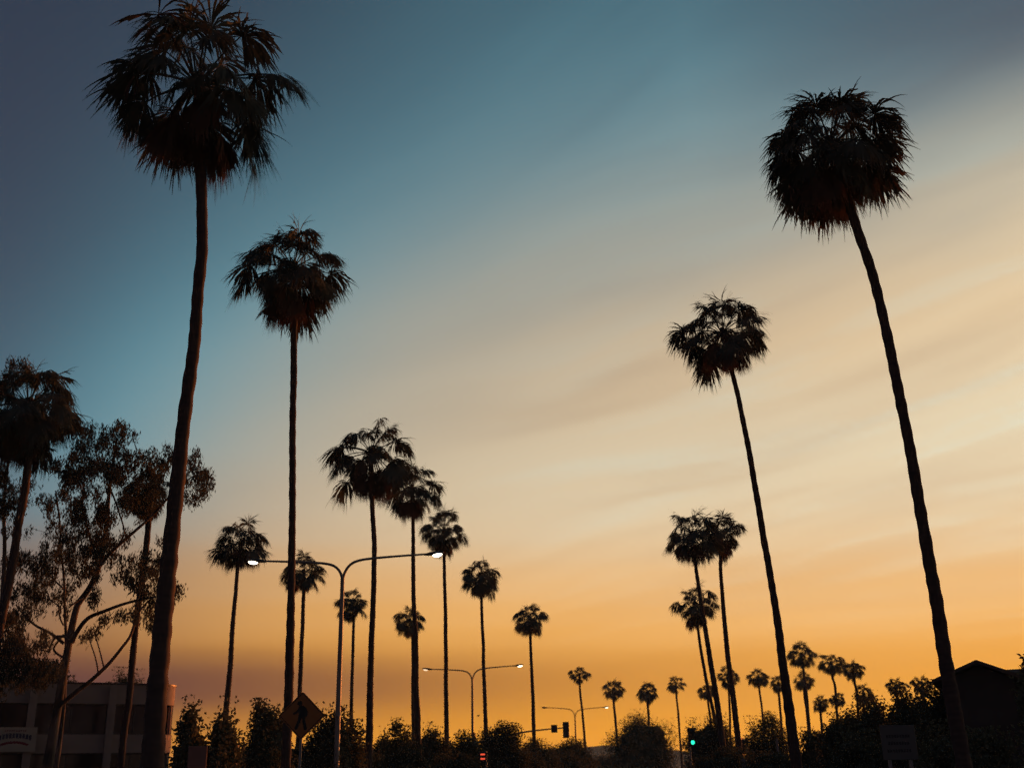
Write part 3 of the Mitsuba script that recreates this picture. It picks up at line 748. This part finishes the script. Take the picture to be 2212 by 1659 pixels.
YM = 100.0
k1 = thing('traffic_signal', 'traffic signal with a long mast arm carrying two grey boxes against the orange sky', 'traffic signal')
A = post(k1, 986, 1616, YM, 0.15)
arm = spline([at(986, 1620, YM), at(1020, 1607, YM), at(1056, 1597, YM), at(1118, 1583, YM), at(1160, 1577, YM), at(1224, 1571, YM)], 30)
part(k1, 'mast_arm', mikit.ply(tube(arm, np.linspace(0.11, 0.05, 30), 10), GALV, 50))
signal(k1, at(1223.5, 1576, YM) + [0, -0.05, 0], math.radians(68), None)
bx = at(1197, 1573.5, YM)
part(k1, 'street_name_sign', mikit.ply(box(bx[0] - 0.26, bx[0] + 0.26, YM - 0.2, YM - 0.12, bx[2] - 0.32, bx[2] + 0.32, 0.01), DARKM))
part(k1, 'camera_bracket', mikit.ply(box(at(1168, 0, YM)[0] - 0.05, at(1168, 0, YM)[0] + 0.05, YM - 0.05, YM + 0.05, arm[18][2], arm[18][2] + 0.3), GALV))
signal(k1, at(974, 1650, YM) + [0, -0.3, 0], -math.pi / 2, 2)
k2 = thing('traffic_signal', 'green traffic light on a short pole below the far palms', 'traffic signal')
A = post(k2, 1490, 1604, 85.0, 0.07)
signal(k2, at(1494, 1592, 85.0) + [0, -0.25, 0], -math.pi / 2, 2)
k3 = thing('traffic_signal', 'traffic signal with a mast arm reaching left to a dim green light', 'traffic signal')
A = post(k3, 1722, 1634, 92.0, 0.14)
arm = spline([at(1722, 1638, 92.0), at(1680, 1628, 92.0), at(1640, 1618, 92.0), at(1597, 1609, 92.0)], 20)
part(k3, 'mast_arm', mikit.ply(tube(arm, np.linspace(0.10, 0.05, 20), 10), GALV, 50))
signal(k3, at(1606, 1612, 92.0) + [0, -0.2, 0], math.radians(-35), 2)
k4 = thing('pedestrian_signal', 'pedestrian signal with two glowing red bars on a thin post', 'pedestrian signal')
Yp = 68.0
A = post(k4, 1050, 1622, Yp, 0.05)
b_ = at(1043, 1633.5, Yp)
hk = part(k4, 'housing', mikit.ply(box(b_[0] - 0.24, b_[0] + 0.24, Yp - 0.2, Yp - 0.02, b_[2] - 0.25, b_[2] + 0.25, 0.02), DARKM))
for dz in (0.115, -0.125):
    scene[numbered(hk + '__red_bar')] = glow(box(b_[0] - 0.13, b_[0] + 0.13, Yp - 0.215, Yp - 0.195, b_[2] + dz - 0.045, b_[2] + dz + 0.045, 0.008), (0.9, 0.09, 0.04))
GLINT_PAINT = mat('painted_sun_glint', (0.62, 0.12, 0.05), 0.35, 0.5)  # orange sky reflected in steel posts, put into a base colour
k5 = thing('signal_post', 'post with the red-orange sunset reflection painted on and a short hooked top right of the two red bars', 'post')
A = post(k5, 1071, 1582, 86.0, 0.075)
part(k5, 'hook', mikit.ply(tube([A - [0, 0, 0.05], A + [0.02, 0, 0.1], A + [0.12, 0, 0.2], A + [0.35, 0, 0.24]], [0.07, 0.065, 0.05, 0.04], 10), GALV, 50))
part(k5, 'glint_sleeve', mikit.ply(tube([at(1070.3, 1618, 86.0), at(1070.6, 1596, 86.0)], 0.135, 12), GLINT_PAINT, 50))  # added collar whose colour stands in for sunset reflected by the post
k6 = thing('slender_post', 'slender post with sunset reflection painted as stacked red-orange bands beside the second street lamp pole', 'post')
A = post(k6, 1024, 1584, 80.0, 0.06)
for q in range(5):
    part(k6, 'band', mikit.ply(tube([at(1024, 1589 - 3 + q * 6, 80.0), at(1024, 1589 - 6.5 + q * 6, 80.0)], 0.125, 12), GLINT_PAINT, 50))  # added rings, coloured as broken sunset reflection along the post
for lab, x, yt, Y in (('thin grey post left of the second street lamp', 941, 1583, 66.0), ('thin post in front of the loose tree at right', 1678, 1594, 60.0), ('short pale post below the dim green light', 1607, 1638, 58.0)):
    kk = thing('plain_post', lab, 'post')
    post(kk, x, yt, Y, 0.13 if 'short' in lab else 0.06)

# ------------------------------------------------------------------ pedestrian crossing sign
Ys = 29.0
ks = thing('crossing_sign', 'yellow diamond sign with a black walking figure on a post', 'road sign')
O = at(652, 1545, Ys)
hd = 46.5 * px(Ys) * 1.04
M_ = frame_of(O, (math.cos(math.radians(6)), math.sin(math.radians(6)), 0))


def plate(poly, y0, y1):
    """A flat polygon in local x, z given thickness from y0 to y1."""
    m = extrude(poly, 0, y1 - y0)
    v = m.vertices.copy()
    m.vertices = np.c_[v[:, 0], y1 - v[:, 2], v[:, 1]]
    return m


dia = Polygon([(0, hd), (hd, 0), (0, -hd), (-hd, 0)]).buffer(-0.05).buffer(0.05)
part(ks, 'plate', mikit.ply(moved(plate(dia, -0.006, 0.0), M_), YSIGN))
part(ks, 'border', mikit.ply(moved(plate(dia.buffer(-0.022).difference(dia.buffer(-0.038)), -0.009, -0.0062), M_), BLACK))
w = lambda pts, r: LineString(pts).buffer(r)
fig = unary_union([Point(-0.055, 0.285).buffer(0.058), Polygon([(-0.07, 0.2), (0.02, 0.215), (0.085, 0.17), (0.075, 0.02), (-0.055, 0.02), (-0.075, 0.12)]).buffer(0.015),
                   w([(-0.055, 0.18), (-0.10, 0.09), (-0.185, 0.045)], 0.026), w([(0.07, 0.17), (0.115, 0.08), (0.10, -0.01)], 0.026),
                   w([(-0.03, 0.03), (-0.06, -0.12), (-0.125, -0.29)], 0.037), w([(0.045, 0.03), (0.05, -0.12), (0.095, -0.30)], 0.037)])
fig = fig.buffer(0.012).buffer(-0.012)
from shapely import affinity
part(ks, 'walking_figure', mikit.ply(moved(plate(affinity.scale(fig, hd / 0.56, hd / 0.56, origin=(0, 0)), -0.0095, -0.0063), M_), BLACK))
B = moved(box(-0.03, 0.03, 0.003, 0.05, -O[2] - 0.1, hd * 0.8), M_)
part(ks, 'post', mikit.ply(B, GALV))

# ------------------------------------------------------------------ grey sign at right
kg = thing('notice_sign', 'dim grey rectangular notice board standing in the shade at right', 'sign')
Yg = 24.0
c_ = at(1941, 1603, Yg)
wd, ht = 37 * px(Yg), 34 * px(Yg)
M_ = frame_of(c_, (1, 0.1, 0))
part(kg, 'board', mikit.ply(moved(box(-wd, wd, -0.02, 0.0, -ht, ht, 0.006), M_), GREYB))
for q, (zz, ww) in enumerate(((0.36, 0.7), (-0.05, 0.62), (-0.48, 0.72))):
    part(kg, 'text_line', mikit.ply(moved(join([box(x_, x_ + wd * 0.11, -0.026, -0.0205, ht * zz - 0.03, ht * zz + 0.03) for x_ in np.arange(-wd * ww, wd * ww - 0.03, wd * 0.155)]), M_), DARKM))
for sx in (-1, 1):
    part(kg, 'post', mikit.ply(moved(box(sx * wd * 0.6 - 0.03, sx * wd * 0.6 + 0.03, 0.003, 0.06, -c_[2] - 0.1, ht * 0.9), M_), GALV))

# ------------------------------------------------------------------ office building at left
kb = thing('office_building', 'two-storey office building with pale concrete bands and a rounded corner lit orange', 'building')
Cr = at(387, 1483, 50.0)
Lf = at(-60, 1476, 46.4)
ux = np.array([Cr[0] - Lf[0], Cr[1] - Lf[1], 0])
ux /= np.linalg.norm(ux)
MB = frame_of((Cr[0], Cr[1], 0), ux)
zr, zp, zw, zs = (at(378, y, 50.0)[2] for y in (1481, 1522, 1586, 1625))
LEN, DEP, RC = 22.0, 11.0, 0.95


def plan(inset):
    r = RC
    pts = [(-LEN + inset, inset)] + [(-r + (r - inset) * math.sin(t_), r - (r - inset) * math.cos(t_)) for t_ in np.linspace(0, math.pi / 2, 14)] + [(-inset, DEP - inset), (-LEN + inset, DEP - inset)]
    return Polygon(pts)


def ringp(inset, t_):
    return plan(inset).difference(plan(inset + t_))


def bb(m):
    return moved(m, MB)


part(kb, 'parapet', mikit.ply(bb(extrude(ringp(0.0, 0.25), zp, zr)), CONC, 25))
part(kb, 'coping', mikit.ply(bb(extrude(ringp(-0.04, 0.34), zr + 0.002, zr + 0.07)), FRAME, 25))
part(kb, 'roof', mikit.ply(bb(extrude(plan(0.252), zr - 0.5, zr - 0.4)), ROOF))
part(kb, 'spandrel', mikit.ply(bb(extrude(ringp(0.0, 0.25), zs, zw)), CONC, 25))
part(kb, 'plinth', mikit.ply(bb(extrude(ringp(0.02, 0.25), -0.1, 0.55)), CONC, 25))
part(kb, 'core_wall', mikit.ply(bb(extrude(plan(0.45), 0.0, zr - 0.52)), STUC))
bay = 3.10
x0 = -0.5 - RC
P2 = (np.linalg.inv(MB) @ np.r_[at(243, 1500, 48.9), 1])[0]
xs_ = [P2 + bay * q for q in range(-6, 3) if P2 + bay * q < -RC - 0.2]
for x_ in xs_:
    part(kb, 'pillar', mikit.ply(bb(box(x_ - 0.15, x_ + 0.15, -0.16, 0.10, -0.1, zr - 0.05, 0.01)), CONC))
edges = [-LEN + 0.3] + xs_ + [-RC]
for a_, b_ in zip(edges[:-1], edges[1:]):
    for za, zb in ((zw + 0.004, zp - 0.004), (0.554, zs - 0.004)):
        if b_ - a_ < 0.6:
            continue
        xa, xb = a_ + 0.16, b_ - (0.16 if b_ != -RC else 0.0)
        wk = part(kb, 'window', mikit.ply(bb(box(xa, xb, 0.17, 0.185, za, zb)), GLASS))
        nm = 2
        fr = [box(xa, xb, 0.12, 0.168, za, za + 0.05), box(xa, xb, 0.12, 0.168, zb - 0.05, zb)]
        fr += [box(xa + (xb - xa) * q / nm - 0.025, xa + (xb - xa) * q / nm + 0.025, 0.12, 0.168, za + 0.052, zb - 0.052) for q in range(1, nm)]
        scene[wk + '__frame'] = mikit.ply(bb(join(fr)), FRAME)
for za, zb in ((zw + 0.004, zp - 0.004), (0.554, zs - 0.004)):
    cl = Polygon([(-RC, -1), (1, -1), (1, RC + 6), (-RC, RC + 6)])
    cw = part(kb, 'corner_window', mikit.ply(bb(extrude(plan(0.17).difference(plan(0.20)).intersection(cl), za, zb)), GLASS, 25))
    fr = []
    for t_ in np.linspace(0, math.pi / 2, 4):
        m = box(-0.035, 0.035, -0.07, 0.06, za, zb)
        m.apply_transform(trimesh.transformations.rotation_matrix(t_, (0, 0, 1)))
        m.apply_translation((-RC + (RC - 0.10) * math.sin(t_), RC - (RC - 0.10) * math.cos(t_), 0))
        fr.append(m)
    scene[cw + '__frame'] = mikit.ply(bb(join(fr)), CONC)

# banner on the facade
kn = thing('banner', 'pale hanging banner with a dark arched emblem on the office building', 'banner')
bc = at(34, 1595, 46.4)
bl = (np.linalg.inv(MB) @ np.r_[bc, 1])[:3]
MN = MB @ trimesh.transformations.translation_matrix((bl[0], -0.3, bl[2]))
bw, bh = 0.80, 0.47
part(kn, 'cloth', mikit.ply(moved(box(-bw, bw, -0.012, 0.0, -bh, bh), MN), WHITE))
arch = lambda r, h_, zc: Polygon([(r * math.sin(t_), zc + h_ * math.cos(t_ * 1.6)) for t_ in np.linspace(-1, 1, 15)] + [(r * 0.96 * math.sin(t_), zc - 0.09 + h_ * math.cos(t_ * 1.6)) for t_ in np.linspace(1, -1, 15)])
part(kn, 'ribbon', mikit.ply(moved(plate(arch(0.62, 0.10, -0.17), -0.0165, -0.0125), MN), MAROON))
blocks = [affinity.translate(Polygon([(-0.045, 0), (0.045, 0), (0.045, 0.19), (-0.045, 0.19)]), x_, -0.06 + 0.11 * math.cos(x_ * 2.2)) for x_ in np.arange(-0.56, 0.6, 0.125)]
part(kn, 'emblem', mikit.ply(moved(plate(unary_union(blocks), -0.0168, -0.0125), MN), NAVY))
part(kn, 'small_line', mikit.ply(moved(join([box(x_, x_ + 0.05, -0.0166, -0.0125, 0.30, 0.36) for x_ in np.arange(-0.42, 0.42, 0.085)]), MN), MAROON))

# pylon and garden wall beside the building
kp = thing('stone_pylon', 'plain upright slab lit dull red in front of the small shrubs', 'pylon')
p_ = at(428, 1611, 34.0)
M_ = frame_of((p_[0], 34.0, 0), (math.cos(0.35), math.sin(0.35), 0))
part(kp, 'slab', mikit.ply(moved(box(-0.26, 0.26, -0.12, 0.12, 0.4, p_[2], 0.015), M_), CLAY))
part(kp, 'foot', mikit.ply(moved(box(-0.36, 0.36, -0.22, 0.22, -0.1, 0.398, 0.015), M_), STUC))
kw = thing('garden_wall', 'dark garden wall between the office building and the slab', 'wall')
w_ = at(396, 1611, 36.0)
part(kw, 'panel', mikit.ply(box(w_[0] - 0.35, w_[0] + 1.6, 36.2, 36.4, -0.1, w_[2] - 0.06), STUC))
part(kw, 'cap', mikit.ply(box(w_[0] - 0.4, w_[0] + 1.65, 36.15, 36.45, w_[2] - 0.058, w_[2]), FRAME))

# ------------------------------------------------------------------ house at right
kh = thing('house', 'dark low house with a gabled roof behind the foot of the tallest right palm', 'house')
Yh = 40.0
pk, re_ = at(2109, 1427, Yh), at(2165, 1449, Yh)
le_ = at(2060, 1449, Yh)
eav = pk[2] - 0.60
hw_l, hw_r = (pk[0] - le_[0]) / (pk[2] - le_[2]) * 0.60, (re_[0] - pk[0]) / (pk[2] - re_[2]) * 0.60
gx0, gx1 = pk[0] - hw_l, pk[0] + hw_r
gab = Polygon([(gx0 + 0.3, 0), (gx1 - 0.3, 0), (gx1 - 0.3, eav - 0.05), (pk[0], pk[2] - 0.16), (gx0 + 0.3, eav - 0.05)])


def plate_y(poly, y0, y1):
    m = extrude(poly, 0, y1 - y0)
    v = m.vertices.copy()
    m.vertices = np.c_[v[:, 0], y1 - v[:, 2], v[:, 1]]
    return m


MH = trimesh.transformations.rotation_matrix(-math.radians(23), (0, 0, 1), (pk[0], Yh, 0))
hp = lambda m_, b_: mikit.ply(moved(m_, MH), b_)
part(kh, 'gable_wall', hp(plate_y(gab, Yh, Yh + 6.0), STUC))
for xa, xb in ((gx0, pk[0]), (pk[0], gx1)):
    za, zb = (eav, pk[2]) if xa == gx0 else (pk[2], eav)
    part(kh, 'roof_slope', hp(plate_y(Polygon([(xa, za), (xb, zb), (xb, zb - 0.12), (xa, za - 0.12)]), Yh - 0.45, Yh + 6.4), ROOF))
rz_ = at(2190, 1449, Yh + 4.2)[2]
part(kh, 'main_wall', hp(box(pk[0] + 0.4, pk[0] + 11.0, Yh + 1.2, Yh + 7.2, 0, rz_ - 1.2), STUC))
mr = Polygon([(Yh + 0.7, rz_ - 1.35), (Yh + 4.2, rz_), (Yh + 7.7, rz_ - 1.35), (Yh + 7.7, rz_ - 1.47), (Yh + 4.2, rz_ - 0.12), (Yh + 0.7, rz_ - 1.47)])
m = extrude(mr, 0, 10.5)
v = m.vertices.copy()
m.vertices = np.c_[pk[0] + 0.8 + v[:, 2], v[:, 0], v[:, 1]]
part(kh, 'main_roof', hp(m, ROOF))
for x_ in (pk[0] - 0.45, pk[0] + 2.6, pk[0] + 5.2):
    yy = Yh if x_ < pk[0] else Yh + 1.2
    wk = part(kh, 'window', hp(box(x_, x_ + 1.0, yy - 0.02, yy - 0.004, 1.1, 2.3), GLASS))
    scene[wk + '__frame'] = hp(join([box(x_ - 0.06, x_ + 1.06, yy - 0.05, yy - 0.003, 1.03, 1.098), box(x_ - 0.06, x_ + 1.06, yy - 0.05, yy - 0.003, 2.302, 2.37), box(x_ - 0.06, x_ - 0.002, yy - 0.05, yy - 0.003, 1.1, 2.3), box(x_ + 1.002, x_ + 1.06, yy - 0.05, yy - 0.003, 1.1, 2.3)]), FRAME)


# ------------------------------------------------------------------ birds
def bird(label, x, y, Y, flap):
    kk = thing('bird', label, 'bird', None)
    O = at(x, y, Y)
    b = trimesh.creation.icosphere(subdivisions=2)
    v = b.vertices
    v[:, 1] *= 1 - 0.5 * np.clip(-v[:, 0], 0, 1)
    b.apply_scale((0.21, 0.075, 0.07))
    hd_ = trimesh.creation.icosphere(subdivisions=1, radius=0.055)
    hd_.apply_translation((0.20, 0, 0.035))
    tail = np.array([[-0.17, -0.02, 0], [-0.17, 0.02, 0], [-0.36, 0.07, -0.005], [-0.36, -0.07, -0.005], [-0.17, 0, 0.02], [-0.34, 0, 0.01]])
    M_ = frame_of(O, (0.8, 0.4, 0.05))
    part(kk, 'body', mikit.ply(moved(trimesh.util.concatenate([b, hd_, trimesh.convex.convex_hull(tail)]), M_), BIRD, True))
    for s in (-1, 1):
        W_ = np.array([[0.10, 0.03, 0.03], [0.14, 0.26, 0.03 + flap * 0.16], [0.06, 0.52, 0.02 + flap * 0.05], [-0.06, 0.44, 0.015 + flap * 0.07], [-0.12, 0.22, 0.02 + flap * 0.14], [-0.10, 0.03, 0.02]])
        W_[:, 1] *= s
        Z = np.vstack([W_, W_ - [0, 0, 0.012]])
        f = [[0, 1, 4], [0, 4, 5], [1, 2, 3], [1, 3, 4], [6, 10, 7], [6, 11, 10], [7, 9, 8], [7, 10, 9]]
        f += [q for k_ in range(6) for q in ([k_, (k_ + 1) % 6, (k_ + 1) % 6 + 6], [k_, (k_ + 1) % 6 + 6, k_ + 6])]
        part(kk, 'wing', mikit.ply(moved(trimesh.Trimesh(Z, np.array(f), process=False), M_), BIRD))


bird('tiny dark bird in the orange sky left of the double palm trunks', 820, 1568, 230, 0.2)
bird('tiny dark bird in the orange sky right of the second street lamp pole', 1033, 1546, 210, 1.0)


# ------------------------------------------------------------------ evening haze
scene['haze_air'] = {'type': 'homogeneous', 'albedo': {'type': 'rgb', 'value': [0.95, 0.95, 0.95]}, 'sigma_t': {'type': 'rgb', 'value': [0.00010, 0.00017, 0.00024]}}
scene['haze'] = {'type': 'cube', 'to_world': T().translate([0, 0, 34.0]).scale([2600, 2600, 35.0]), 'bsdf': {'type': 'null'}, 'interior': {'type': 'ref', 'id': 'haze_air'}}
labels['haze'] = {'kind': 'stuff', 'label': 'thin evening haze'}
scene['camera']['medium'] = {'type': 'ref', 'id': 'haze_air'}
